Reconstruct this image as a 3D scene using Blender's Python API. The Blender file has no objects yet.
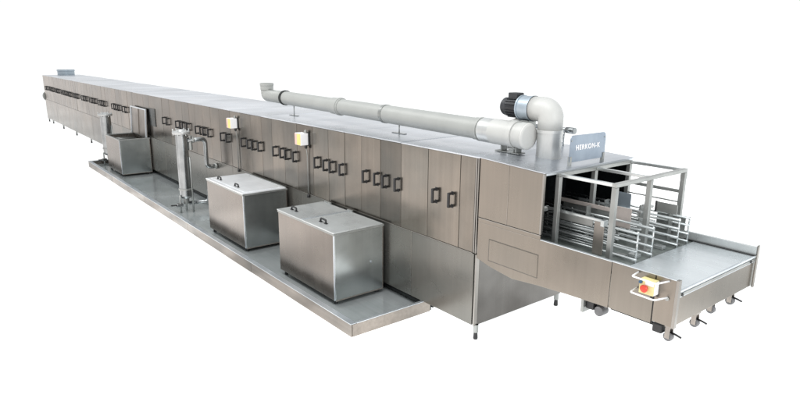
import bpy, bmesh, math, random
from mathutils import Vector, Matrix
random.seed(7)
scene = bpy.context.scene
col = scene.collection

# ---------------------------------------------------------------- materials
def new_mat(name):
    m = bpy.data.materials.new(name); m.use_nodes = True
    nt = m.node_tree
    b = next(n for n in nt.nodes if n.type == 'BSDF_PRINCIPLED')
    return m, nt, b

def nd(nt, typ, **kw):
    n = nt.nodes.new(typ)
    for k, v in kw.items(): setattr(n, k, v)
    return n

def steel(name, a, b_, rough=0.33, grain='z', blotch=0.9, streak=0.10, objvar=0.10, bump=0.05, metal=1.0, smudge=0.0, fine=0.05):
    """rolled stainless sheet: two tints in soft blotches, brushed grain, per-sheet variation"""
    m, nt, p = new_mat(name)
    L = nt.links
    geo = nd(nt, 'ShaderNodeNewGeometry')
    oi = nd(nt, 'ShaderNodeObjectInfo')
    off = nd(nt, 'ShaderNodeVectorMath', operation='MULTIPLY_ADD')
    comb = nd(nt, 'ShaderNodeCombineXYZ')
    for i in range(3): L.new(oi.outputs['Random'], comb.inputs[i])
    off.inputs[1].default_value = (37, 53, 71)
    L.new(comb.outputs[0], off.inputs[0]); L.new(geo.outputs['Position'], off.inputs[2])
    # big blotches
    n1 = nd(nt, 'ShaderNodeTexNoise'); n1.inputs['Scale'].default_value = blotch; n1.inputs['Detail'].default_value = 3
    L.new(off.outputs[0], n1.inputs['Vector'])
    r1 = nd(nt, 'ShaderNodeMapRange'); r1.inputs[1].default_value = .3; r1.inputs[2].default_value = .7
    L.new(n1.outputs[0], r1.inputs[0])
    mix = nd(nt, 'ShaderNodeMix', data_type='RGBA')
    mix.inputs[6].default_value = (*a, 1); mix.inputs[7].default_value = (*b_, 1)
    L.new(r1.outputs[0], mix.inputs[0])
    # brushed grain
    mp = nd(nt, 'ShaderNodeMapping')
    s = {'z': (26, 26, .7), 'x': (.7, 26, 26), 'y': (26, .7, 26)}[grain]
    mp.inputs['Scale'].default_value = s
    L.new(off.outputs[0], mp.inputs['Vector'])
    n2 = nd(nt, 'ShaderNodeTexNoise'); n2.inputs['Scale'].default_value = 1.0; n2.inputs['Detail'].default_value = 2.5; n2.inputs['Roughness'].default_value = .65
    L.new(mp.outputs[0], n2.inputs['Vector'])
    r2 = nd(nt, 'ShaderNodeMapRange'); r2.inputs[1].default_value = .25; r2.inputs[2].default_value = .75
    r2.inputs[3].default_value = 1 - streak; r2.inputs[4].default_value = 1 + streak
    L.new(n2.outputs[0], r2.inputs[0])
    # fine speckle and finger marks
    n3 = nd(nt, 'ShaderNodeTexNoise'); n3.inputs['Scale'].default_value = 3.5; n3.inputs['Detail'].default_value = 3; n3.inputs['Roughness'].default_value = .55
    L.new(off.outputs[0], n3.inputs['Vector'])
    r3 = nd(nt, 'ShaderNodeMapRange'); r3.inputs[1].default_value = .3; r3.inputs[2].default_value = .7
    r3.inputs[3].default_value = 1 - fine; r3.inputs[4].default_value = 1 + fine
    L.new(n3.outputs[0], r3.inputs[0])
    rv = nd(nt, 'ShaderNodeMapRange'); rv.inputs[3].default_value = 1 - objvar; rv.inputs[4].default_value = 1 + objvar
    L.new(oi.outputs['Random'], rv.inputs[0])
    m1 = nd(nt, 'ShaderNodeMath', operation='MULTIPLY'); L.new(r2.outputs[0], m1.inputs[0]); L.new(r3.outputs[0], m1.inputs[1])
    m2 = nd(nt, 'ShaderNodeMath', operation='MULTIPLY'); L.new(m1.outputs[0], m2.inputs[0]); L.new(rv.outputs[0], m2.inputs[1])
    sc = nd(nt, 'ShaderNodeVectorMath', operation='SCALE')
    L.new(mix.outputs[2], sc.inputs[0]); L.new(m2.outputs[0], sc.inputs['Scale'])
    L.new(sc.outputs[0], p.inputs['Base Color'])
    p.inputs['Metallic'].default_value = metal
    rr = nd(nt, 'ShaderNodeMapRange'); rr.inputs[1].default_value = .3; rr.inputs[2].default_value = .7
    rr.inputs[3].default_value = rough - .03; rr.inputs[4].default_value = rough + .04
    L.new(n3.outputs[0], rr.inputs[0]); L.new(rr.outputs[0], p.inputs['Roughness'])
    # gentle oil-canning of the sheet
    nb = nd(nt, 'ShaderNodeTexNoise'); nb.inputs['Scale'].default_value = 2.6; nb.inputs['Detail'].default_value = 1
    L.new(off.outputs[0], nb.inputs['Vector'])
    bp = nd(nt, 'ShaderNodeBump'); bp.inputs['Strength'].default_value = bump; bp.inputs['Distance'].default_value = .06
    L.new(nb.outputs[0], bp.inputs['Height']); L.new(bp.outputs[0], p.inputs['Normal'])
    return m

def plain(name, c, rough=.5, metal=0.0, var=.12, scale=14, bump=0.0, spec=None):
    m, nt, p = new_mat(name); L = nt.links
    tc = nd(nt, 'ShaderNodeNewGeometry')
    n = nd(nt, 'ShaderNodeTexNoise'); n.inputs['Scale'].default_value = scale; n.inputs['Detail'].default_value = 5
    L.new(tc.outputs['Position'], n.inputs['Vector'])
    r = nd(nt, 'ShaderNodeMapRange'); r.inputs[1].default_value = .3; r.inputs[2].default_value = .7
    r.inputs[3].default_value = 1 - var; r.inputs[4].default_value = 1 + var
    L.new(n.outputs[0], r.inputs[0])
    sc = nd(nt, 'ShaderNodeVectorMath', operation='SCALE'); sc.inputs[0].default_value = c
    L.new(r.outputs[0], sc.inputs['Scale']); L.new(sc.outputs[0], p.inputs['Base Color'])
    p.inputs['Roughness'].default_value = rough; p.inputs['Metallic'].default_value = metal
    if spec is not None: p.inputs['Specular IOR Level'].default_value = spec
    if bump:
        bp = nd(nt, 'ShaderNodeBump'); bp.inputs['Strength'].default_value = bump; bp.inputs['Distance'].default_value = .004
        L.new(n.outputs[0], bp.inputs['Height']); L.new(bp.outputs[0], p.inputs['Normal'])
    return m

M = {}
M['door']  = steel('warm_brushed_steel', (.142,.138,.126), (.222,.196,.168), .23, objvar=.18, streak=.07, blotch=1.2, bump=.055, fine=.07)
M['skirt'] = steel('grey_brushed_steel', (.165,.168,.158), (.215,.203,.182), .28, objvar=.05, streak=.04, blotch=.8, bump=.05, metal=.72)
M['hood']  = steel('hood_steel', (.200,.184,.161), (.254,.224,.192), .28, objvar=.05, streak=.04, bump=.035, fine=.04)
M['end']   = steel('end_reflection_steel', (.092,.086,.080), (.215,.208,.198), .24, objvar=.03, streak=.04, blotch=1.1, bump=.06)  # dark and pale tints stand in for the end sheet's reflection gradient
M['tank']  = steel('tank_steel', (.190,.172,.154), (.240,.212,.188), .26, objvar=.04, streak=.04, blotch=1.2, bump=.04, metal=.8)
M['tankend'] = steel('lit_tank_end_steel', (.29,.312,.31), (.52,.55,.545), .22, objvar=.04, streak=.04, blotch=1.4, bump=.07, metal=.85)  # same steel as the tank; brighter end-face reflection put into the colour
M['roof']  = steel('top_lit_roof_steel', (.47,.50,.54), (.72,.75,.80), .28, grain='y', objvar=.09, streak=.06, blotch=.9, bump=.06, metal=.88)  # roof and lids: same steel as the doors, top light put into the colour
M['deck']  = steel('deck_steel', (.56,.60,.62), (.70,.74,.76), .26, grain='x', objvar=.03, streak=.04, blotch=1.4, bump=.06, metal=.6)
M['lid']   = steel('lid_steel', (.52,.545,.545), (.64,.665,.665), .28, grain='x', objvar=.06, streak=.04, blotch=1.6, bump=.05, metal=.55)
M['lidw']  = steel('brighter_lit_lid_steel', (.80,.82,.84), (.88,.90,.92), .30, grain='x', objvar=.02, streak=.03, blotch=1.6, bump=.05, metal=.45)  # same lid steel made near-white; its brighter reflection is in the colour
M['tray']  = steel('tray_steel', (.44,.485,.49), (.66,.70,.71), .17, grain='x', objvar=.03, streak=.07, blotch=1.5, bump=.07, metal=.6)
M['rim']   = steel('rim_steel', (.52,.56,.60), (.68,.72,.75), .36, grain='x', objvar=.03, streak=.05, blotch=2., metal=.8)
M['trayside'] = steel('tray_side_steel', (.165,.155,.142), (.300,.268,.238), .30, grain='x', objvar=.08, streak=.12, blotch=1.5)
M['frame'] = steel('frame_steel', (.27,.28,.27), (.36,.37,.36), .34, objvar=.08, streak=.06, blotch=4, metal=.6)
M['rod']   = steel('bright_rod_steel', (.46,.49,.49), (.62,.64,.64), .22, objvar=.08, streak=.04, blotch=5, metal=.7)
M['plate'] = steel('guide_plate_steel', (.28,.255,.23), (.36,.33,.30), .35, objvar=.08, streak=.10, blotch=4, metal=.7)
M['edge']  = steel('edge_trim_steel', (.25,.238,.22), (.33,.315,.295), .30, objvar=.04, streak=.04, blotch=2)
M['tan']   = plain('tan_plastic', (.40,.355,.33), .55, var=.10)
M['pvc']   = plain('grey_pvc', (.315,.325,.312), .42, var=.05, scale=4)
M['pvcw']  = plain('white_pvc', (.455,.46,.445), .40, var=.05, scale=5)
M['pvcend']= plain('pale_cap_plastic', (.55,.55,.53), .5, var=.03, scale=5)
M['galv']  = steel('galvanised_steel', (.25,.265,.27), (.38,.395,.40), .22, objvar=.02, streak=.04, blotch=4, metal=.9)
M['alu']   = plain('blue_grey_aluminium', (.36,.42,.47), .4, metal=.6, var=.08)
M['black'] = plain('black_plastic', (.014,.014,.015), .42, var=.3)
M['dark']  = plain('inner_shade_black', (.008,.010,.011), .8, var=.4, spec=.1)
M['under'] = plain('near_black_parts', (.015,.017,.017), .5, var=.4, spec=.25)  # near-black; also stands in for the shade under the machine
M['bed']   = plain('bed_grey', (.17,.19,.18), .4, metal=.3, var=.35, scale=16)
M['motor'] = plain('motor_black', (.018,.020,.024), .45, var=.3)
M['white'] = plain('white_enamel', (.84,.84,.85), .35, var=.02)
M['yellow']= plain('yellow_plastic', (.78,.62,.20), .4, var=.06)
M['pink']  = plain('pink_plastic', (.70,.46,.40), .4, var=.06)
M['cream'] = plain('cream_yellow', (.70,.62,.30), .4, var=.10)
M['red']   = plain('red_plastic', (.62,.05,.025), .3, var=.10)
M['blue']  = plain('blue_plastic', (.02,.08,.16), .35, var=.1)
M['sign']  = steel('sign_plate_steel', (.25,.295,.355), (.33,.38,.44), .36, objvar=.0, streak=.05, blotch=4)
M['wheel'] = plain('grey_rubber', (.16,.16,.165), .55, var=.12)
M['galv2'] = steel('dull_galvanised_steel', (.42,.43,.425), (.54,.55,.545), .36, objvar=.02, streak=.05, blotch=4, metal=.5)
M['darkpanel'] = steel('dark_panel_steel', (.030,.036,.036), (.060,.066,.064), .25, objvar=0, streak=.05, metal=.8)
M['groove']= plain('panel_gap', (.105,.095,.082), .6, var=.1)

# ---------------------------------------------------------------- mesh builder
class MB:
    def __init__(self): self.bm = bmesh.new()
    def box(self, x0, x1, y0, y1, z0, z1, bev=.004, rot=None, piv=None):
        t = bmesh.new()
        bmesh.ops.create_cube(t, size=1)
        for v in t.verts:
            v.co = Vector(((x0+x1)/2 + v.co.x*(x1-x0), (y0+y1)/2 + v.co.y*(y1-y0), (z0+z1)/2 + v.co.z*(z1-z0)))
        bev = min(bev, .45*min(abs(x1-x0), abs(y1-y0), abs(z1-z0)))
        if bev > 0: bmesh.ops.bevel(t, geom=t.edges[:], offset=bev, segments=2, profile=.6, affect='EDGES')
        if rot:
            pv = Vector(piv) if piv else Vector(((x0+x1)/2, (y0+y1)/2, (z0+z1)/2))
            bmesh.ops.rotate(t, verts=t.verts, cent=pv, matrix=rot)
        self._merge(t); return self
    def _merge(self, t):
        me = bpy.data.meshes.new('tmp'); t.to_mesh(me); t.free()
        self.bm.from_mesh(me); bpy.data.meshes.remove(me)
    def tube(self, pts, r, seg=14, cap=True, fillet=0.0, fn=6):
        pts = [Vector(p) for p in pts]
        if fillet and len(pts) > 2:
            out = [pts[0]]
            for i in range(1, len(pts)-1):
                p = pts[i]; a = (pts[i-1]-p); b = (pts[i+1]-p)
                d = min(fillet, a.length*.49, b.length*.49)
                pa = p + a.normalized()*d; pb = p + b.normalized()*d
                for k in range(fn+1):
                    t = k/fn
                    out.append((1-t)**2*pa + 2*t*(1-t)*p + t*t*pb)
            out.append(pts[-1]); pts = out
        n = len(pts); rs = r if isinstance(r, (list, tuple)) else [r]*n
        T = []
        for i in range(n):
            d = pts[min(i+1, n-1)] - pts[max(i-1, 0)]
            T.append(d.normalized())
        u = T[0].orthogonal().normalized()
        rings = []
        for i in range(n):
            u = (u - T[i]*u.dot(T[i])).normalized()
            w = T[i].cross(u)
            rings.append([self.bm.verts.new(pts[i] + (u*math.cos(2*math.pi*k/seg) + w*math.sin(2*math.pi*k/seg))*rs[i]) for k in range(seg)])
        for i in range(n-1):
            for k in range(seg):
                f = self.bm.faces.new((rings[i][k], rings[i][(k+1)%seg], rings[i+1][(k+1)%seg], rings[i+1][k])); f.smooth = True
        if cap:
            self.bm.faces.new(rings[0][::-1]); self.bm.faces.new(rings[-1])
        return self
    def lathe(self, c, axis, prof, seg=32):
        """prof: list of (distance along axis, radius); sharp profile corners keep hard edges"""
        c = Vector(c); a = Vector(axis).normalized(); u = a.orthogonal().normalized(); w = a.cross(u)
        prev = None
        for i in range(len(prof)-1):
            (d0, r0), (d1, r1) = prof[i], prof[i+1]
            R = []
            for d, r in ((d0, r0), (d1, r1)):
                R.append([self.bm.verts.new(c + a*d + (u*math.cos(2*math.pi*k/seg) + w*math.sin(2*math.pi*k/seg))*max(r, 1e-4)) for k in range(seg)])
            for k in range(seg):
                f = self.bm.faces.new((R[0][k], R[0][(k+1)%seg], R[1][(k+1)%seg], R[1][k])); f.smooth = True
        return self
    def prism(self, poly, y0, y1, bev=.003):
        """polygon in x,z extruded along y"""
        t = bmesh.new()
        vs = [t.verts.new((x, y0, z)) for x, z in poly]
        f = t.faces.new(vs)
        r = bmesh.ops.extrude_face_region(t, geom=[f])
        for v in [g for g in r['geom'] if isinstance(g, bmesh.types.BMVert)]: v.co.y = y1
        bmesh.ops.recalc_face_normals(t, faces=t.faces)
        if bev: bmesh.ops.bevel(t, geom=t.edges[:], offset=bev, segments=2, profile=.6, affect='EDGES')
        self._merge(t); return self
    def build(self, name, mat, parent=None, root=None):
        me = bpy.data.meshes.new(name)
        bmesh.ops.recalc_face_normals(self.bm, faces=self.bm.faces)
        off = root.location if root else (parent.location if parent and parent.type == 'EMPTY' else Vector((0,0,0)))
        bmesh.ops.translate(self.bm, verts=self.bm.verts, vec=-Vector(off))
        self.bm.to_mesh(me); self.bm.free()
        me.materials.append(mat)
        o = bpy.data.objects.new(name, me); col.objects.link(o)
        if parent: o.parent = parent
        return o

def thing(name, loc, label, cat, group=None):
    o = bpy.data.objects.new(name, None); col.objects.link(o)
    o.location = loc; o['label'] = label; o['category'] = cat
    o.empty_display_size = .1
    if group: o['group'] = group
    return o

def copy_child(o, parent, dloc=(0,0,0)):
    c = o.copy(); col.objects.link(c); c.parent = parent
    c.location = Vector(o.location) + Vector(dloc)
    return c

# ---------------------------------------------------------------- world, floor, lamps, camera
w = bpy.data.worlds.new('World'); scene.world = w; w.use_nodes = True
nt = w.node_tree; L = nt.links
bg = next(n for n in nt.nodes if n.type == 'BACKGROUND')
tc = nd(nt, 'ShaderNodeTexCoord'); sx = nd(nt, 'ShaderNodeSeparateXYZ'); rp = nd(nt, 'ShaderNodeValToRGB')
L.new(tc.outputs['Generated'], sx.inputs[0]); L.new(sx.outputs['Z'], rp.inputs[0]); L.new(rp.outputs[0], bg.inputs[0])
cr = rp.color_ramp
cr.elements[0].position = 0; cr.elements[0].color = (1.03,1.03,1.03,1)
cr.elements[1].position = .24; cr.elements[1].color = (1.03,1.03,1.03,1)
e = cr.elements.new(.46); e.color = (.60,.64,.67,1)
e = cr.elements.new(.72); e.color = (.85,.88,.90,1)
e = cr.elements.new(1.0); e.color = (1.25,1.27,1.3,1)

fm, nt, p = new_mat('glowing_white_floor'); L = nt.links
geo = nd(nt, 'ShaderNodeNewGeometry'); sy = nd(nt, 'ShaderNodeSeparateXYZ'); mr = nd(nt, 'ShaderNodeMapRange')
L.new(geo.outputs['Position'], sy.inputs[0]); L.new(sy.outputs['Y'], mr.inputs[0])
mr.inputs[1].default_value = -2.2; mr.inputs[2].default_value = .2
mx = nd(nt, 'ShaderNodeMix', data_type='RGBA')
mx.inputs[6].default_value = (1.10,1.05,1.02,1); mx.inputs[7].default_value = (1.03,1.05,1.05,1)  # floor glows; warm front tint added to colour the steel reflections
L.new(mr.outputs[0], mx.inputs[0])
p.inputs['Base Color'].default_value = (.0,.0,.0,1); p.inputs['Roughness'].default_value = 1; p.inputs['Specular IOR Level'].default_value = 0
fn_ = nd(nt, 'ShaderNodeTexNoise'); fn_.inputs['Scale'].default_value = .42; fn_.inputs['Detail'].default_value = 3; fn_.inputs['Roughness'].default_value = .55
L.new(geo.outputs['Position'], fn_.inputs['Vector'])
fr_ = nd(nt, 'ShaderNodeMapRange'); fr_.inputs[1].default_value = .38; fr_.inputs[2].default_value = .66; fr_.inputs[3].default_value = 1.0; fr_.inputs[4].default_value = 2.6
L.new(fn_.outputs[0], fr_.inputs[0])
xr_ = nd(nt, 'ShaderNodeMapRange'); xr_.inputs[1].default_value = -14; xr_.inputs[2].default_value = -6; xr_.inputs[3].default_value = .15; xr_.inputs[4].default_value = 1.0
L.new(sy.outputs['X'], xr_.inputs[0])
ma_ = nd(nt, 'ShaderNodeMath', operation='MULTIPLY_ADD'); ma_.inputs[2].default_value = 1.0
fr_.inputs[3].default_value = 0; fr_.inputs[4].default_value = 1.6  # soft pools of light painted into the glow, showing only in reflections
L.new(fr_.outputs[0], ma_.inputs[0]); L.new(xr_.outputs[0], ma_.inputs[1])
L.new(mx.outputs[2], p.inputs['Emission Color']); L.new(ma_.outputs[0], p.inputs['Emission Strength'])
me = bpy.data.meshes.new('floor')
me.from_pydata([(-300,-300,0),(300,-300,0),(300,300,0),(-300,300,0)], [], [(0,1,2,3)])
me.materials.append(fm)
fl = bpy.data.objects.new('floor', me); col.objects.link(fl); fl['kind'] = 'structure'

def area(name, loc, target, sx_, sy_, energy, c=(1,1,1)):
    l = bpy.data.lights.new(name, 'AREA'); l.shape = 'RECTANGLE'; l.size = sx_; l.size_y = sy_; l.energy = energy; l.color = c
    o = bpy.data.objects.new(name, l); col.objects.link(o); o.location = loc
    o.rotation_euler = (Vector(target)-Vector(loc)).to_track_quat('-Z', 'Y').to_euler()
    return o
area('added_overhead_light', (-2.5,-2.0,6.5), (-2.5,.4,1.0), 12, 2.5, 420, (1,.99,.97))  # unseen lamp, added to give duct and lids directional shading
area('added_side_light', (6.5,-1.0,3.6), (0,-.3,.8), 2.5, 2.5, 120, (.93,.97,1))  # unseen cool lamp, added to brighten the right-facing ends

cd = bpy.data.cameras.new('camera'); cam = bpy.data.objects.new('camera', cd); col.objects.link(cam); scene.camera = cam
R = ((0.62211038, 0.19615521,-0.75795897), (0.78288392,-0.14540282,0.60493867), (0.0084525,-0.96973252,-0.24402336))
mat = Matrix([[R[i][0], -R[i][1], -R[i][2], 0] for i in range(3)] + [[0,0,0,1]])
mat.translation = Vector((3.69336277,-3.87590385,2.68561836))
cam.matrix_world = mat
cd.sensor_width = 36; cd.lens = 597/800*36; cd.clip_start = .05; cd.clip_end = 1000
scene.view_settings.view_transform = 'Standard'; scene.view_settings.look = 'None'; scene.view_settings.exposure = 0

# ---------------------------------------------------------------- the tunnel washer
XF = -23.45          # far end
W = 1.29             # depth
H = 1.80
ws = thing('tunnel_washer', (0,0,0), 'very long stainless steel tunnel washing machine with black-handled doors running to the far left', 'washing machine')

# inner cabinet core, just behind the sheets
MB().box(XF+.01, -.012, .012, W-.01, .15, H-.012, .002).build('cabinet_core', M['groove'], ws)

HZ0, HZ1 = 1.262, 1.410
def handle_bm():
    mb = MB()
    # back plate on the door, two arms and a grip bar
    for z in (HZ0+.012, HZ1-.012):
        mb.box(-.011,.011, -.052,-.002, z-.012, z+.012, .005)
    mb.box(-.013,.013, -.066,-.044, HZ0, HZ1, .008)
    mb.box(-.017,.017, -.009,-.003, HZ0-.008, HZ0+.030, .003)
    mb.box(-.017,.017, -.009,-.003, HZ1-.030, HZ1+.008, .003)
    return mb
def tilt(): return Matrix.Rotation(math.radians(random.uniform(-.35,.35)),3,'Z') @ Matrix.Rotation(math.radians(random.uniform(-.10,.10)),3,'X')
first_handle = None
ZS = .877            # seam between doors and lower sheets
GAP = .004
quads = [-1.14,-2.22,-3.37,-4.43,-6.40,-7.45,-12.30,-13.75,-14.80,-15.85,-17.10,-18.10,-19.00,-20.10,-21.20,-22.20]
pairs = [(-.25,.46),(-5.56,.46),(-8.55,.46),(-11.60,.46)]
doors = []            # (x right, x left, handle xs)
for q in quads:
    doors.append((q, q-.365, (q-.045, q-.262)))
    doors.append((q-.365, q-.735, (q-.410, q-.630)))
for q, wd in pairs: doors.append((q, q-wd, (q-.095, q-.325)))
doors.sort(key=lambda d: -d[0])
x = -.055
blanks = []
for d in doors:
    gap = x - d[0]
    if gap > .02:
        n = max(1, round(gap/.40))
        for k in range(n): blanks.append((x - gap*k/n, x - gap*(k+1)/n))
    x = d[1]
if x - XF > .05: blanks.append((x, XF))
for xr, xl, hs in doors:
    dy = random.uniform(0, .003)
    d = MB().box(xl+GAP/2, xr-GAP/2, -.006-dy, .010, ZS+.004, H-.016, .004, tilt()).build('access_door', M['door'], ws)
    for hx in hs:
        if first_handle is None:
            first_handle = handle_bm().build('handle', M['black'], d)
            h = first_handle
        else:
            h = first_handle.copy(); col.objects.link(h); h.parent = d
        h.location = (hx+random.uniform(-.006,.006), -dy, random.uniform(-.004,.004))
        h.rotation_euler = (0, 0, random.uniform(-.05,.05))
for xr, xl in blanks:
    dy = random.uniform(0, .003)
    MB().box(xl+GAP/2, xr-GAP/2, -.005-dy, .010, ZS+.004, H-.016, .004, tilt()).build('side_panel', M['door'], ws)
# lower sheets
edges = [-.03,-.95]
while edges[-1]-1.15 > XF+.6: edges.append(edges[-1]-random.choice((1.08,1.13,1.18)))
edges.append(XF)
for a, b in zip(edges[:-1], edges[1:]):
    MB().box(b+.002, a-.002, -.008-random.uniform(0,.002), .010, .147, ZS-.004, .004).build('skirt_panel', M['skirt' if a > -11.5 else 'door'], ws)
MB().box(XF+.02, -.05, -.014, .004, ZS-.005, ZS+.003, .002).build('seam_trim', M['edge'], ws)
MB().box(-.052, -.034, -.010, .01, ZS+.004, H-.01, .004).build('corner_trim', M['edge'], ws)
MB().box(-.022, -.006, -.014, .01, ZS+.004, H-.01, .005).build('corner_trim', M['edge'], ws)
MB().box(-.014, .006, -.012, .03, .147, ZS-.004, .005).build('corner_trim', M['edge'], ws)
# end sheet, back sheet
MB().box(-.012, .004, .031, 1.335, .150, 1.20, .004).build('end_sheet', M['end'], ws)
MB().box(XF, -.03, W-.008, W+.006, .147, H-.02, .004).build('back_sheet', M['skirt'], ws)
MB().box(XF-.006, XF+.009, -.004, W+.004, .147, H-.02, .004).build('end_sheet', M['end'], ws)
MB().box(-9.93,-9.50,-.0145,-.0105,1.14,1.52,.002).build('dark_panel', M['darkpanel'], ws)  # flat dark panel laid on the face beside the open lid
# roof sheets with a folded front lip
rx = [0.0,-1.14,-2.22,-3.37,-4.43,-5.56,-6.63,-7.72,-8.8,-9.9,-11.0,-12.1,-13.2,-14.3,-15.4,-16.5,-17.6,-18.7,-19.8,-20.9,-22.0,-23.47]
for a, b in zip(rx[:-1], rx[1:]):
    z = H + random.uniform(-.002,.002)
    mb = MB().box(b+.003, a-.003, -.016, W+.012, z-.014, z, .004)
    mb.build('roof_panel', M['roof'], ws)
# feet
def foot(x, y, scale=1.0):
    f = MB().lathe((x,y,0), (0,0,1), [(.155,.026*scale),(.075,.026*scale),(.075,.001)], 16).build('foot', M['frame'], ws)
    MB().lathe((x,y,0), (0,0,1), [(.001,.001),(.001,.022*scale),(.012,.024*scale),(.076,.019*scale),(.076,.001)], 16).build('rubber_pad', M['black'], f, ws)
for fx in (-.005,-16.2,-18.3,-20.5,-22.5,-23.38,-14.3,-12.6):
    foot(fx, .030)
foot(-.03, 1.315)
# dark box put in as the shade under the machine, over the drip tray
MB().box(-12.0, -.76, .14, 1.2, .03, .149, .003).build('under_shade_box', M['under'], ws)
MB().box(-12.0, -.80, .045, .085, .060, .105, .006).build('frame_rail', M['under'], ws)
# far end: round duct collar on the roof and rounded housing on the end wall
MB().lathe((-23.3+.0, .80, H), (0,0,1), [(0,.30),(.13,.30),(.14,.315),(.19,.315),(.20,.30),(.20,.001)], 32).build('roof_collar', M['alu'], ws)
MB().lathe((XF, .15, .98), (-1,0,0), [(0,.001),(0,.22),(.16,.22),(.22,.17),(.24,.001)], 28).build('end_housing', M['pvc'], ws)

# --- entry hood
HX = .716
hood = MB().prism([(.004,1.243),(HX,1.243),(HX,1.757),(.004,1.790)], -.010, .006).build('entry_hood', M['hood'], ws)
MB().prism([(.004,1.20),(HX,1.20),(HX,1.757),(.004,1.790)], W-.02, W-.004).build('hood_back', M['hood'], hood, ws)
MB().prism([(-.004,1.792),(HX+.012,1.760),(HX+.012,1.768),(-.004,1.801)], -.020, W+.012, .002).build('hood_roof', M['roof'], hood, ws)
MB().box(.345,.348,-.0125,-.005,1.246,1.77,.0).build('hood_seam', M['plate'], hood, ws)
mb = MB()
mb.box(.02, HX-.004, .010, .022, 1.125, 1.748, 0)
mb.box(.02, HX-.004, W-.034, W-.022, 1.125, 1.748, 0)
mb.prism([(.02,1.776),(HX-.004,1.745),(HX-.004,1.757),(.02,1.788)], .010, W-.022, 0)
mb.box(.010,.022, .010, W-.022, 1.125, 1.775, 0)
mb.build('hood_inner_shade', M['dark'], hood, ws)  # near-black sheets put the shade inside the hood into the colour
MB().box(HX-.014, HX+.004, -.012, .012, 1.243, 1.757, .003).build('hood_edge', M['edge'], hood, ws)
MB().box(HX-.004, HX+.010, .010, W-.01, 1.738, 1.759, .003).build('hood_lintel', M['rim'], hood, ws)
# --- entry conveyor
prof = [(.006,.848),(.03,.838),(.17,.805),(.44,.770),(.72,.798),(1.0,.815),(1.388,.830),(1.388,1.200),(HX+.002,1.200),(HX+.002,1.238),(.006,1.238)]
cs = MB().prism(prof, -.010, .006, .0025).build('conveyor_side', M['hood'], ws)
MB().prism([(.006,.86),(1.388,.84),(1.388,1.19),(.006,1.19)], W-.02, W-.006, .0025).build('conveyor_side', M['hood'], ws)
# access cover outlined by a dark gap
MB().box(.150,.712,-.0115,-.006,.858,1.068,0).build('cover_gap', M['groove'], cs, ws)
MB().box(.158,.709,-.0135,-.007,.866,1.062,.0015).build('access_cover', M['hood'], cs, ws)
MB().box(.006,.712,-.0125,-.006,1.196,1.200,.001).build('fold_line', M['plate'], cs, ws)
MB().box(.006,HX,-.0125,-.006,1.232,1.2395,.001).build('fold_line', M['edge'], cs, ws)
MB().box(HX+.004,1.389,-.015,.010,1.199,1.205,.002).build('top_lip', M['rim'], cs, ws)
MB().box(.02,1.386,.008,W-.022,1.085,1.115,.003).build('conveyor_bed', M['bed'], ws)
MB().box(.20,1.386,.008,W-.022,.845,.857,.002).build('belly_plate', M['plate'], ws)
MB().prism([(.006,.84),(.17,.803),(.17,.807),(.006,.845)], .006, .5, 0).build('drip_chute', M['frame'], ws)
# dark hanger under the conveyor
hb = MB().box(1.135,1.160,.02,.16,.700,.835,.004).build('hanger_bracket', M['frame'], ws)
mb = MB().box(1.160,1.30,.10,.15,.715,.80,.008)
mb.lathe((1.27,.085,.735),(0,-1,0),[(-.06,.001),(-.06,.040),(.02,.040),(.02,.001)],20)
mb.build('roller_block', M['wheel'], hb, ws)
MB().box(1.165,1.23,.05,.10,.735,.80,.004).build('motor_block', M['black'], hb, ws)
# two small stains of machinery on the roof: vent pipe behind the sign
vp = MB().tube([(-.55,1.16,1.965),(.14,1.16,1.965)], .024, 16).build('vent_pipe', M['galv'], ws)
MB().tube([(.02,1.16,1.965),(.02,1.16,1.79)], .009, 10).build('pipe_stay', M['galv'], vp, ws)
MB().tube([(.05,1.16,1.965),(.15,1.16,1.965)], .032, 16).build('pipe_collar', M['galv'], vp, ws)
MB().tube([(-.55,1.16,1.83),(.02,1.16,1.83)], .010, 10).build('pipe_stay', M['galv'], vp, ws)

# ---------------------------------------------------------------- transfer trolley at the right end
tr = thing('transfer_trolley', (1.64,.64,.70), 'low steel transfer table with bright flat deck and small castors at the right end', 'trolley')
MB().box(1.393,1.733,-.010,.006,.832,1.200,.003).build('side_plate', M['hood'], tr)
MB().box(1.742,1.884,-.011,.006,.855,1.202,.003).build('side_plate', M['hood'], tr)
MB().box(1.731,1.744,-.004,.004,.835,1.195,.001).build('plate_gap', M['black'], tr)
MB().box(1.884,1.906,-.013,.022,.850,1.206,.003).build('corner_post', M['edge'], tr)
MB().box(1.39,1.886,-.0145,.010,1.2005,1.207,.002).build('top_lip', M['rim'], tr)
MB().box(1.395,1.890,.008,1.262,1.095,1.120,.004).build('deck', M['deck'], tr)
ep = MB().box(1.872,1.888,.024,1.264,.856,1.066,.003).build('end_plate', M['hood'], tr)
MB().box(1.868,1.894,.024,1.264,1.072,1.094,.003).build('end_rail', M['frame'], ep, tr)
MB().box(1.868,1.893,.024,1.264,1.066,1.0715,.001).build('end_line', M['rim'], ep, tr)
MB().box(1.886,1.900,.024,1.264,1.112,1.123,.003).build('deck_edge', M['rim'], ep, tr)
MB().box(1.30,1.900,1.264,1.292,.858,1.192,.004).build('side_plate', M['lid'], tr)
MB().box(1.31,1.896,1.236,1.2635,1.112,1.128,.003).build('deck_stop', M['black'], tr)
mb = MB().box(1.896,1.910,1.262,1.292,.850,1.208,.003); mb.build('corner_post', M['edge'], tr)
for y in (.075,1.19):
    MB().lathe((1.888,y,1.083),(1,0,0),[(0,.012),(.012,.012),(.012,.001)],12).build('bolt', M['black'], tr)
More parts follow.
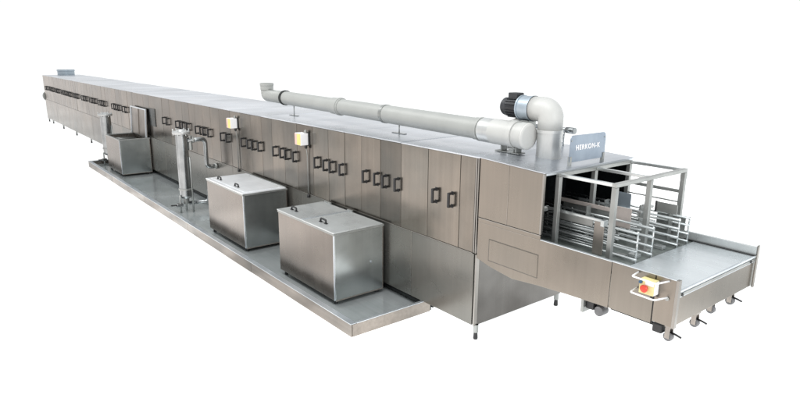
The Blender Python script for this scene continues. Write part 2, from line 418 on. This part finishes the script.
MB().box(1.39,1.74,.03,.06,.806,.822,.003).build('lower_rail', M['under'], tr)
MB().box(1.745,1.815,.00,.06,.775,.842,.008).build('latch_block', M['black'], tr)
def castor(x, y, z, lever=True):
    f = MB()
    f.box(x-.018,x+.018,y-.030,y-.022,z-.01,z+.085,.003).box(x-.018,x+.018,y+.022,y+.030,z-.01,z+.085,.003)
    f.box(x-.026,x+.026,y-.034,y+.034,z+.075,z+.135,.006)
    f = f.build('castor_fork', M['plate'], tr)
    MB().lathe((x,y,z),(0,1,0),[(-.020,.001),(-.020,.026),(-.015,.034),(.015,.034),(.020,.026),(.020,.001)],24).build('castor_wheel', M['wheel'], f, tr)
    if lever:
        MB().tube([(x+.01,y,z+.035),(x+.05,y+.008,z+.025),(x+.085,y+.012,z+.014)], .008, 10).build('brake_lever', M['black'], f, tr)
castor(1.845,.055,.755); castor(1.83,.475,.735); castor(1.80,.80,.745,False); castor(1.84,1.04,.770)

# ---------------------------------------------------------------- emergency-stop box with wire guard
cb = thing('control_box', (1.70,-.012,1.12), 'yellow box with red emergency stop button and white wire guard on the trolley', 'control box')
bx = MB().box(1.655,1.765,-.078,-.012,1.062,1.168,.006).build('housing', M['cream'], cb)
MB().box(1.7655,1.7685,-.074,-.016,1.066,1.164,.001).build('side_label', M['white'], cb)
MB().box(1.700,1.762,-.0805,-.0785,1.132,1.164,.001).build('front_label', M['white'], cb)
eb = MB().lathe((1.705,-.078,1.110),(0,-1,0),[(0,.018),(.016,.018),(.016,.026),(.027,.028),(.036,.022),(.039,.001)],24).build('emergency_button', M['red'], cb)
MB().lathe((1.668,-.078,1.146),(0,-1,0),[(0,.012),(.014,.012),(.016,.001)],16).build('push_button', M['blue'], cb)
MB().lathe((1.745,-.050,1.052),(0,0,1),[(-.022,.001),(-.022,.012),(.012,.012)],14).build('cable_gland', M['black'], cb)
for z in (1.180,1.060):
    MB().tube([(1.605,-.012,z+.004),(1.615,-.115,z),(1.800,-.125,z),(1.835,-.012,z+.004)], .0062, 10, fillet=.018).build('wire_guard', M['white'], cb)
MB().tube([(1.835,-.010,1.055),(1.835,-.020,1.055)], .014, 14).build('fixing_boss', M['frame'], cb)

# ---------------------------------------------------------------- guide cage standing on the entry conveyor
cg = thing('guide_cage', (1.0,.65,1.115), 'open square-tube cage with rows of bright guide rods standing before the hood mouth', 'cage')
PT = .0195
ys = (.155,.655,1.205); xa, xb = .742, 1.258
ZT = 1.752
for x_ in (xa, xb):
    for y_ in ys:
        MB().box(x_-PT, x_+PT, y_-PT, y_+PT, 1.116, ZT-.031, .003).build('post', M['frame'], cg)
for y_ in ys:
    MB().box(xa+PT+.001, xb-PT-.001, y_-.013, y_+.013, ZT-.028, ZT-.002, .003).build('top_bar', M['rod'], cg)
for x_ in (xa, xb):
    MB().box(x_-PT, x_+PT, ys[0]-PT, ys[2]+PT, ZT-.030, ZT, .003).build('top_beam', M['frame'], cg)
MB().box(xa+PT+.001, xb-PT-.001, 1.188, 1.212, 1.535, 1.562, .003).build('cross_bar', M['frame'], cg)
MB().box(xa+PT+.001, xb-PT-.001, 1.192, 1.208, 1.448, 1.458, .002).build('cross_bar', M['frame'], cg)
rod_r = .0095
for y_, ztop in ((.300,1.362),(.530,1.362),(.940,1.365),(1.115,1.352)):
    for z in (1.150, 1.215, 1.290, ztop):
        MB().tube([(.10,y_,z),(1.405,y_,z)], rod_r, 10).build('guide_rod', M['rod'], cg)
    MB().tube([(1.392,y_+.012,1.118),(1.392,y_+.012,ztop+.012)], .008, 10).build('rod_stay', M['rod'], cg)
    MB().tube([(.62,y_+.012,1.118),(.62,y_+.012,ztop+.012)], .008, 10).build('rod_stay', M['rod'], cg)
    MB().tube([(1.02,y_+.012,1.118),(1.02,y_+.012,ztop+.012)], .008, 10).build('rod_stay', M['frame'], cg)
# heavier front rail with hooked ends
fr = MB().box(.58,1.14,.214,.238,1.405,1.428,.004)
fr.box(.560,.585,.19,.25,1.385,1.430,.004).box(1.135,1.165,.19,.25,1.378,1.430,.004)
fr.build('front_rail', M['rod'], cg)
MB().box(1.035,1.125,.262,.274,1.118,1.400,.003).build('guide_plate', M['plate'], cg)
MB().box(.63,1.02,.262,.272,1.335,1.392,.003).build('guide_plate', M['frame'], cg)
MB().box(.46,1.00,.545,.560,1.412,1.445,.003).build('wooden_slat', M['tan'], cg)
MB().box(.50,.98,.575,.585,1.335,1.405,.002).build('guide_plate', M['frame'], cg)
MB().box(.985,1.160,.590,.600,1.290,1.462,.003).build('guide_plate', M['tan'], cg)
MB().box(1.190,1.240,.735,.750,1.118,1.470,.003).build('guide_plate', M['plate'], cg)
hk = MB().box(1.175,1.255,.72,.765,1.470,1.492,.005).build('rail_hook', M['rod'], cg)
MB().box(.55,1.17,.730,.745,1.405,1.425,.003).build('front_rail', M['rod'], cg)
MB().box(1.195,1.375,.925,.932,1.405,1.490,.003).build('guide_plate', M['frame'], cg)
MB().box(1.180,1.192,.920,.936,1.395,1.492,.002).build('plate_edge', M['black'], cg)
MB().box(1.10,1.36,1.128,1.134,1.16,1.345,.002).build('guide_plate', M['frame'], cg)
MB().box(.80,.935,.955,.962,1.34,1.50,.003).build('guide_plate', M['alu'], cg)
for y_ in (.955,):
    for z in (1.18,1.25,1.32):
        MB().tube([(.3,y_-.20,z),(1.18,y_-.20,z)], .006, 8).build('guide_rod', M['rod'], cg)
for y_ in (.37,.43,.62,.68,.83,1.03):
    for z in (1.145,1.185,1.235,1.285,1.335):
        MB().tube([(.25,y_,z),(1.02+.3*(y_>.6)*(y_<.7)*0+.12*(y_>.8),y_,z)], .0065, 8).build('guide_rod', M['rod' if z < 1.3 else 'frame'], cg)
    MB().box(.98,.995,y_+.009,y_+.022,1.118,1.35,.002).build('rod_stay', M['frame'], cg)
    MB().box(.42,.435,y_+.009,y_+.022,1.118,1.35,.002).build('rod_stay', M['frame'], cg)
for xq,yq in ((.82,.46),(.78,.79),(1.08,.86),(1.25,1.05)):
    MB().box(xq-.006,xq+.006,yq,yq+.06,1.118,1.44,.002).build('guide_plate', M['frame'], cg)
for i, (x_, y_) in enumerate(((1.22,.39),(1.30,.46),(1.27,.66),(1.31,.83),(1.33,1.03))):
    MB().box(x_-.04,x_+.04,y_-.03,y_+.03,1.117,1.135+.01*(i%2),.004).build('rod_shoe', M['rod' if i % 2 else 'frame'], cg)

# ---------------------------------------------------------------- name sign on the hood
sg = thing('name_sign', (.66,.64,1.77), 'blue-grey metal name plate with white lettering standing on the hood roof edge', 'sign')
def rounded_plate(y0, y1, z0, z1, r, xa_, xb_):
    mb = MB(); bm = mb.bm
    pts = []
    for cy_, cz_, a0 in ((y1-r, z1-r, 0), (y0+r, z1-r, 90), (y0+.01, z0+.01, 180), (y1-.01, z0+.01, 270)):
        rr = r if a0 < 180 else .01
        for k in range(7):
            a = math.radians(a0 + 15*k); pts.append((cy_ + rr*math.cos(a), cz_ + rr*math.sin(a)))
    A = [bm.verts.new((xa_, p_[0], p_[1])) for p_ in pts]; B = [bm.verts.new((xb_, p_[0], p_[1])) for p_ in pts]
    bm.faces.new(A); bm.faces.new(B[::-1])
    for i in range(len(pts)): bm.faces.new((A[i], A[(i+1)%len(pts)], B[(i+1)%len(pts)], B[i]))
    return mb
rounded_plate(.385,.905,1.800,2.030,.040,.655,.661).build('plate', M['sign'], sg)
MB().box(.640,.668,.388,.412,1.762,1.850,.003).build('sign_post', M['frame'], sg)
MB().box(.640,.668,.872,.896,1.762,1.845,.003).build('sign_post', M['frame'], sg)
for y_, z_ in ((.400,1.985),(.888,1.985),(.888,1.840)):
    MB().lathe((.661,y_,z_),(1,0,0),[(0,.007),(.005,.006),(.005,.001)],10).build('bolt', M['frame'], sg)
cu = bpy.data.curves.new('lettering', 'FONT'); cu.body = 'HERKON-K'; cu.size = .060; cu.extrude = .0015; cu.space_character = 1.22
cu.align_x = 'CENTER'; cu.align_y = 'CENTER'; cu.offset = .0016
to = bpy.data.objects.new('tmp_text', cu); col.objects.link(to)
bpy.context.view_layer.update()
tme = bpy.data.meshes.new_from_object(to.evaluated_get(bpy.context.evaluated_depsgraph_get()))
bpy.data.objects.remove(to)
tme.transform(Matrix(((0,0,1,.0025),(1,0,0,-.002),(0,1,0,.150),(0,0,0,1))))
tme.name = 'lettering'; tme.materials.clear(); tme.materials.append(M['white'])
lo = bpy.data.objects.new('lettering', tme); col.objects.link(lo); lo.parent = sg

# ---------------------------------------------------------------- exhaust duct along the roof
du = thing('exhaust_duct', (-2.3,.40,1.8), 'long pale grey round plastic duct lying along the roof with upturned end', 'duct')
def DZ(x): return 1.972 + (x-.2)*(-.0155)
DY = .40
def dpt(x): return (x, DY, DZ(x))
def seg(name, x0, x1, r, mat, parent=du, root=None):
    a = Vector(dpt(x0)); b = Vector(dpt(x1)); d = b-a
    mb = MB().lathe(a, d, [(0,.001),(0,r),(d.length,r),(d.length,.001)], 36)
    return mb.build(name, mat, parent, root)
seg('pipe_run', -4.40, -2.92, .097, M['pvc']); seg('pipe_run', -2.925, -1.93, .100, M['pvc']); seg('pipe_run', -1.925, -.36, .104, M['pvc'])
for xj, r in ((-2.92,.108),): 
    seg('coupling', xj-.16, xj+.05, r, M['pvc']); seg('coupling_bead', xj-.02, xj+.02, r+.007, M['pvc'])
seg('coupling', -.46, -.36, .110, M['pvc']); seg('coupling', -.355, -.22, .118, M['galv2']); seg('coupling_bead', -.40,-.375,.117,M['pvc'])
seg('end_section', -.218, .060, .120, M['pvcw']); seg('end_collar', .015, .070, .128, M['pvcw']); seg('end_section', .071, .185, .117, M['pvcw'])
seg('end_socket', .120, .188, .124, M['pvcw'])
a = Vector(dpt(.188)); d = Vector(dpt(.2)) - a
MB().lathe(a, d, [(0,.122),(.010,.118),(.016,.10),(.017,.001)], 36).build('end_cap', M['pvcend'], du)
for xc in (-4.42,-1.94):
    seg('clamp_ring', xc-.022, xc+.022, .110, M['frame'] if xc > -3 else M['under'])
# branch to the fan
MB().tube([(-.06,DY,DZ(-.06)),(-.06,DY+.16,DZ(0)+.02),(-.06,DY+.26,DZ(0)+.06)], .112, 28, fillet=.06).build('branch', M['pvcw'], du)
# upturned elbow at the far end
zz = DZ(-4.8); EX = -5.02
MB().tube([(-4.42,DY,DZ(-4.42)),(EX,DY,zz),(EX,DY,zz+.10)], .094, 28, fillet=.13, fn=8).build('elbow', M['pvc'], du)
MB().lathe((EX,DY,zz+.085),(0,0,1),[(0,.094),(0,.101),(.06,.101),(.065,.106),(.10,.106),(.10,.09),(.02,.085)],32).build('elbow_socket', M['pvc'], du)
# stays
for xc in (-4.17,-1.69):
    s = MB().tube([(xc,DY,1.805),(xc,DY,DZ(xc)-.09)], .007, 10).build('stay_rod', M['frame'], du)
    MB().box(xc-.11,xc+.11,DY-.025,DY+.025,1.803,1.810,.002).build('stay_plate', M['galv'], s, du)
sd = MB().box(-.16,.13,DY-.05,DY+.05,1.803,1.812,.003)
sd.box(-.10,-.085,DY-.04,DY+.04,1.812,1.862,.003).box(.075,.092,DY-.04,DY+.04,1.812,1.862,.003)
sd.build('saddle', M['frame'], du)
MB().lathe((.03,DY-.02,1.812),(0,0,1),[(0,.035),(.03,.035),(.03,.05),(.045,.05)],20).build('drain_stub', M['pvc'], du)

# ---------------------------------------------------------------- extraction fan on the hood
fa = thing('extraction_fan', (.33,.60,1.785), 'white bent fan outlet pipe with black electric motor on the hood roof', 'fan')
fx, fy = .305, .56
MB().lathe((fx,fy,1.775),(0,0,1),[(0,.128),(.008,.128),(.008,.112),(.235,.112),(.235,.119),(.262,.119),(.262,.110)],36).build('outlet_pipe', M['galv2'], fa)
MB().tube([(fx,fy,2.03),(fx,fy,2.21),(fx-.19,fy,2.21)], .113, 36, fillet=.165, fn=10).build('outlet_elbow', M['pvcw'], fa)
cs_ = MB().lathe((fx-.19,fy,2.21),(-1,0,0),[(0,.118),(.02,.118),(.02,.112),(.13,.112),(.13,.118),(.145,.118),(.145,.001)],36).build('fan_casing', M['alu'], fa)
mo = MB().lathe((fx-.335,fy,2.21),(-1,0,0),[(0,.001),(0,.085),(.015,.090),(.15,.090),(.17,.085),(.20,.085),(.215,.075),(.22,.001)],28)
for k in range(20):
    a = 2*math.pi*k/20
    c_ = Vector((fx-.42, fy+.093*math.cos(a), 2.21+.093*math.sin(a)))
    mo.box(c_.x-.065,c_.x+.065,c_.y-.0035,c_.y+.0035,c_.z-.009,c_.z+.009,.001,Matrix.Rotation(a+math.pi/2,3,'X'))
mo = mo.build('motor', M['motor'], fa)
MB().box(fx-.47,fx-.36,fy-.055,fy+.045,2.29,2.345,.008).build('terminal_box', M['motor'], mo, fa)
MB().box(fx-.30,fx-.21,fy-.06,fy+.06,2.03,2.10,.006).build('motor_mount', M['frame'], fa)

# ---------------------------------------------------------------- drip tray
ty0, ty1, tx0, tx1, th = -.917, .10, -12.0, -.755, .140
tt = thing('drip_tray', (-6.4,-.42,0), 'long shallow steel drip tray on the floor along the machine front', 'tray')
n = 5
for i in range(n):
    a = tx1 + (tx0-tx1)*i/n; b = tx1 + (tx0-tx1)*(i+1)/n
    MB().box(b+.002, a-.002, ty0, ty0+.012, .004, th-.004, .003).build('front_side', M['trayside'], tt)
MB().box(tx0, tx1+.0, ty0-.006, ty0+.060, th-.003, th+.004, .002).build('front_rim', M['rim'], tt)
MB().box(tx1-.012, tx1+.002, ty0+.014, ty1, .004, th-.004, .003).build('end_side', M['trayside'], tt)
MB().box(tx1-.030, tx1+.005, ty0+.062, ty1, th-.003, th+.004, .002).build('end_rim', M['rim'], tt)
MB().box(tx0, tx0+.014, ty0+.014, ty1, .004, th-.004, .003).build('end_side', M['trayside'], tt)
MB().box(tx0, tx0+.06, ty0+.062, ty1, th-.003, th+.004, .002).build('end_rim', M['rim'], tt)
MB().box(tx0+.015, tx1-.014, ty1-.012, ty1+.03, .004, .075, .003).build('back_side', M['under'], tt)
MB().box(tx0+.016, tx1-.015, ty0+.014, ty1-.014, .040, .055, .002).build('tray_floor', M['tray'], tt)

# ---------------------------------------------------------------- tanks
def pull(x, y, z, root, lid, along='x'):
    mb = MB()
    mb.tube([(x-.055,y,z),(x-.055,y,z+.042),(x+.055,y,z+.042),(x+.055,y,z)], .0105, 10, fillet=.018)
    mb.box(x-.078,x-.032,y-.014,y+.014,z,z+.008,.003).box(x+.032,x+.078,y-.014,y+.014,z,z+.008,.003)
    return mb.build('pull_handle', M['black'], lid, root)
def tank(name_label, x0, x1, y0, y1, z0, z1, group, mode):
    t = thing('water_tank', ((x0+x1)/2, (y0+y1)/2, .055), name_label, 'tank', group)
    mb = MB()
    mb.box(x0, x1, y0, y0+.012, z0, z1-.02, .004)
    mb.box(x0, x1, y1-.012, y1, z0, z1-.02, .004)
    mb.box(x0, x0+.012, y0+.0125, y1-.0125, z0, z1-.02, .004)
    mb.box(x0+.013, x1-.013, y0+.013, y1-.013, z0, z0+.01, 0)
    mb.build('body', M['tank'], t)
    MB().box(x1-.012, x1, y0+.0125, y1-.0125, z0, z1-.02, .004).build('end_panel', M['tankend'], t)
    MB().box(x1-.010, x1+.004, y0-.004, y0+.010, z0, z1-.022, .003).build('corner_trim', M['rim'], t)
    MB().box(x0+.004, x1+.001, y0+.02, y1-.004, z0-.014, z0-.001, .003).build('bottom_frame', M['plate'], t)
    for fx_ in (x0+.06, x1-.06):
        for fy_ in (y0+.05, y1-.05):
            MB().lathe((fx_,fy_,.0555),(0,0,1),[(0,.001),(0,.024),(z0-.07,.02)],14).build('foot', M['black'], t)
    # rim of the opening
    mb = MB()
    mb.box(x0-.006,x1+.008,y0-.008,y0+.03,z1-.026,z1-.004,.003); mb.box(x0-.006,x1+.008,y1-.03,y1+.004,z1-.026,z1-.004,.003)
    mb.box(x0-.006,x0+.03,y0+.031,y1-.031,z1-.026,z1-.004,.003); mb.box(x1-.03,x1+.008,y0+.031,y1-.031,z1-.026,z1-.004,.003)
    mb.build('rim', M['frame'], t)
    if mode == 'split':
        xm = x0 + (x1-x0)*.475
        for a_, b_, px in ((x0-.008, xm-.002, x0+(xm-x0)*.32), (xm+.002, x1+.012, xm+(x1-xm)*.40)):
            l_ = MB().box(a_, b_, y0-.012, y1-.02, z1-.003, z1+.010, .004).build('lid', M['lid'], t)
            pull(px, y0+.115, z1+.010, t, l_)
        MB().box(xm-.016, xm+.016, y0-.005, y1-.02, z1+.0102, z1+.014, .0015).build('lid_strip', M['rim'], t)
        MB().box(x0+.02, x0+.16, y1-.02, y1+.005, z1+.001, z1+.022, .004).build('hinge', M['frame'], t)
        MB().box(xm-.05, xm+.05, y1-.02, y1+.005, z1+.001, z1+.022, .004).build('hinge', M['frame'], t)
        MB().lathe((x1, y0+.55*(y1-y0)+.12, .46),(1,0,0),[(0,.013),(.006,.013),(.008,.001)],12).build('plug', M['rim'], t)
    elif mode == 'single':
        mb = MB().box(x0-.008, x1+.012, y0-.012, y1-.02, z1-.003, z1+.010, .004)
        mb.box(x0+.05, x1-.05, y0+.05, y1-.06, z1+.009, z1+.014, .004)
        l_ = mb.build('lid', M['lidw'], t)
        for f_ in (.18,.66): pull(x0+(x1-x0)*f_, y0+.105, z1+.010, t, l_)
        MB().box(x0+.02, x1-.02, y1-.02, y1+.003, z1+.001, z1+.016, .004).build('hinge', M['frame'], t)
    else:
        rot = Matrix.Rotation(math.radians(-3.2), 3, 'X')
        zl = z1+.62
        l_ = MB().box(x0, x1, y1-.055, y1-.046, z1+.0, zl, .003, rot, (0,y1-.05,z1)).build('lid', M['plate'], t)
        mb = MB()
        for xa_ in (x0, x1-.03): mb.box(xa_, xa_+.03, y1-.080, y1-.0555, z1+.0, zl, .003, rot, (0,y1-.05,z1))
        mb.box(x0+.031, x1-.031, y1-.080, y1-.0555, zl-.03, zl, .003, rot, (0,y1-.05,z1))
        mb.build('lid_flange', M['rim'], l_, t)
        mb = MB().box(x0+(x1-x0)*.46, x0+(x1-x0)*.50, y1-.072, y1-.0555, z1+.02, zl-.032, .004, rot, (0,y1-.05,z1)).build('lid_stiffener', M['plate'], l_, t)
        mb = MB()
        for k in range(6):
            xx = x0+.10+k*(x1-x0-.2)/5
            mb.tube([(xx,y0+.02,z1-.10),(xx,y1-.05,z1-.10)], .012, 8)
        mb.build('basket_grid', M['frame'], t)
    return t
tank('nearest steel water tank with two-piece grey lid and two black handles', -2.63,-1.392,-.700,-.05,.112,.867, 'water tanks along the drip tray', 'split')
tank('middle steel water tank with single brightly lit lid and two black handles', -4.90,-3.63,-.700,-.05,.112,.867, 'water tanks along the drip tray', 'single')
tank('farthest steel water tank with its lid hinged open against the machine', -11.13,-9.97,-.665,-.03,.112,.867, 'water tanks along the drip tray', 'open')

# ---------------------------------------------------------------- filter columns
def filt(x, y, zt, label, pipes, r=.098):
    t = thing('filter_column', (x,y,.055), label, 'filter', 'filter columns on the drip tray')
    MB().lathe((x,y,0),(0,0,1),[(.27,.001),(.30,r*.8),(.34,r),(.36,r),(zt-.08,r),(zt-.08,.001)],32).build('vessel', M['galv'], t)
    MB().lathe((x,y,0),(0,0,1),[(.44,r),(.44,r+.012),(.47,r+.012),(.47,r)],32).build('band', M['frame'], t)
    fl_ = MB().lathe((x,y,0),(0,0,1),[(zt-.072,r),(zt-.072,r+.042),(zt-.052,r+.045),(zt-.050,r+.045),(zt-.030,r+.042),(zt-.02,r*.75),(zt+.0,r*.6),(zt+.0,.001)],32).build('lid_flange', M['galv2'], t)
    for k in range(6):
        a = k*math.pi/3+.3
        bx_, by_ = x+(r+.026)*math.cos(a), y+(r+.026)*math.sin(a)
        MB().lathe((bx_,by_,0),(0,0,1),[(zt-.095,.009),(zt+.0,.009),(zt+.0,.014),(zt+.012,.014),(zt+.012,.001)],10).build('lid_bolt', M['rod'], fl_, t)
    for k in range(3):
        a = k*2*math.pi/3+math.radians(-75)
        px, py = x+(r+.018)*math.cos(a), y+(r+.018)*math.sin(a)
        MB().tube([(px,py,.056),(px,py,.36 if k != 1 else 1.0)], .015, 12).build('leg', M['frame'], t)
    MB().lathe((x,y,0),(0,0,1),[(.20,.001),(.20,.045),(.30,.05)],20).build('drain_neck', M['frame'], t)
    v = MB().box(x-.05,x+.05,y-.17,y-.07,.16,.215,.01).build('drain_valve', M['galv'], t)
    MB().tube([(x,y-.15,.19),(x-.06,y-.24,.18)], .012, 10).build('valve_lever', M['black'], v, t)
    if pipes:
        zi = zt-.18
        MB().tube([(x+.05,y+.07,zi),(x+.02,-.19,zi),(x+.02,-.19,.79),(x+.02,-.02,.79)], .036, 18, fillet=.085, fn=8).build('feed_pipe', M['galv'], t)
        MB().tube([(x+.03,y+.15,zi),(x+.027,y+.185,zi)], .052, 18).build('pipe_union', M['frame'], t)
        MB().tube([(x+.02,-.055,.79),(x+.02,-.015,.79)], .048, 18).build('pipe_union', M['frame'], t)
        MB().tube([(x-.02,y+.05,.20),(x+.06,-.20,.20),(x+.06,-.20,.45),(x+.06,-.02,.45)], .032, 18, fillet=.08, fn=8).build('return_pipe', M['galv'], t)
        MB().lathe((x+.055,y+.12,0),(0,0,1),[(zi-.16,.001),(zi-.16,.035),(zi-.03,.035),(zi-.03,.02),(zi+.06,.02),(zi+.06,.04),(zi+.075,.04),(zi+.075,.001)],16).build('valve', M['frame'], t)
    return t
filt(-6.25,-.575,1.455,'upright steel filter column with bent side pipes between middle and farthest tanks', True)
filt(-11.72,-.50,1.30,'distant steel filter column standing behind the left end of the open tank', False, .116)

# ---------------------------------------------------------------- signal boxes with conduit
def sbox(x1, label):
    x0 = x1-.15
    t = thing('switch_box', (x1-.07,-.012,1.61), label, 'switch box', 'switch boxes on the machine front')
    MB().box(x0,x1,-.125,-.014,1.535,1.690,.006).build('housing', M['white'], t)
    MB().box(x0+.06,x1-.004,-.129,-.1255,1.540,1.685,.001).build('front_stripe', M['yellow'], t)
    MB().box(x0+.002,x0+.058,-.128,-.1255,1.540,1.685,.001).build('front_stripe', M['pink'], t)
    MB().box(x1-.03,x1+.035,-.0135,-.0095,1.525,1.70,.001).build('dark_back_strip', M['under'], t)  # near-black strip on the wall, showing past the right edge of the box
    MB().lathe((x1-.02,-.04,1.69),(0,0,1),[(0,.020),(.03,.020),(.035,.012),(.045,.001)],14).build('cable_gland', M['frame'], t)
    MB().lathe((x1-.02,-.04,1.535),(0,0,-1),[(0,.020),(.03,.020),(.045,.012)],14).build('cable_gland', M['black'], t)
    MB().tube([(x1-.02,-.04,1.51),(x1-.02,-.028,1.45),(x1-.02,-.022,1.40),(x1-.02,-.022,.86)], .0055, 10).build('conduit', M['frame'], t)
    MB().tube([(x1-.02,-.022,.875),(x1-.02,-.022,.835)], .020, 12).build('conduit_end', M['black'], t)
    return t
sbox(-3.06,'right-hand white and yellow switch box on the machine front above the nearest tank')
sbox(-5.27,'left-hand white and yellow switch box on the machine front above the middle tank')
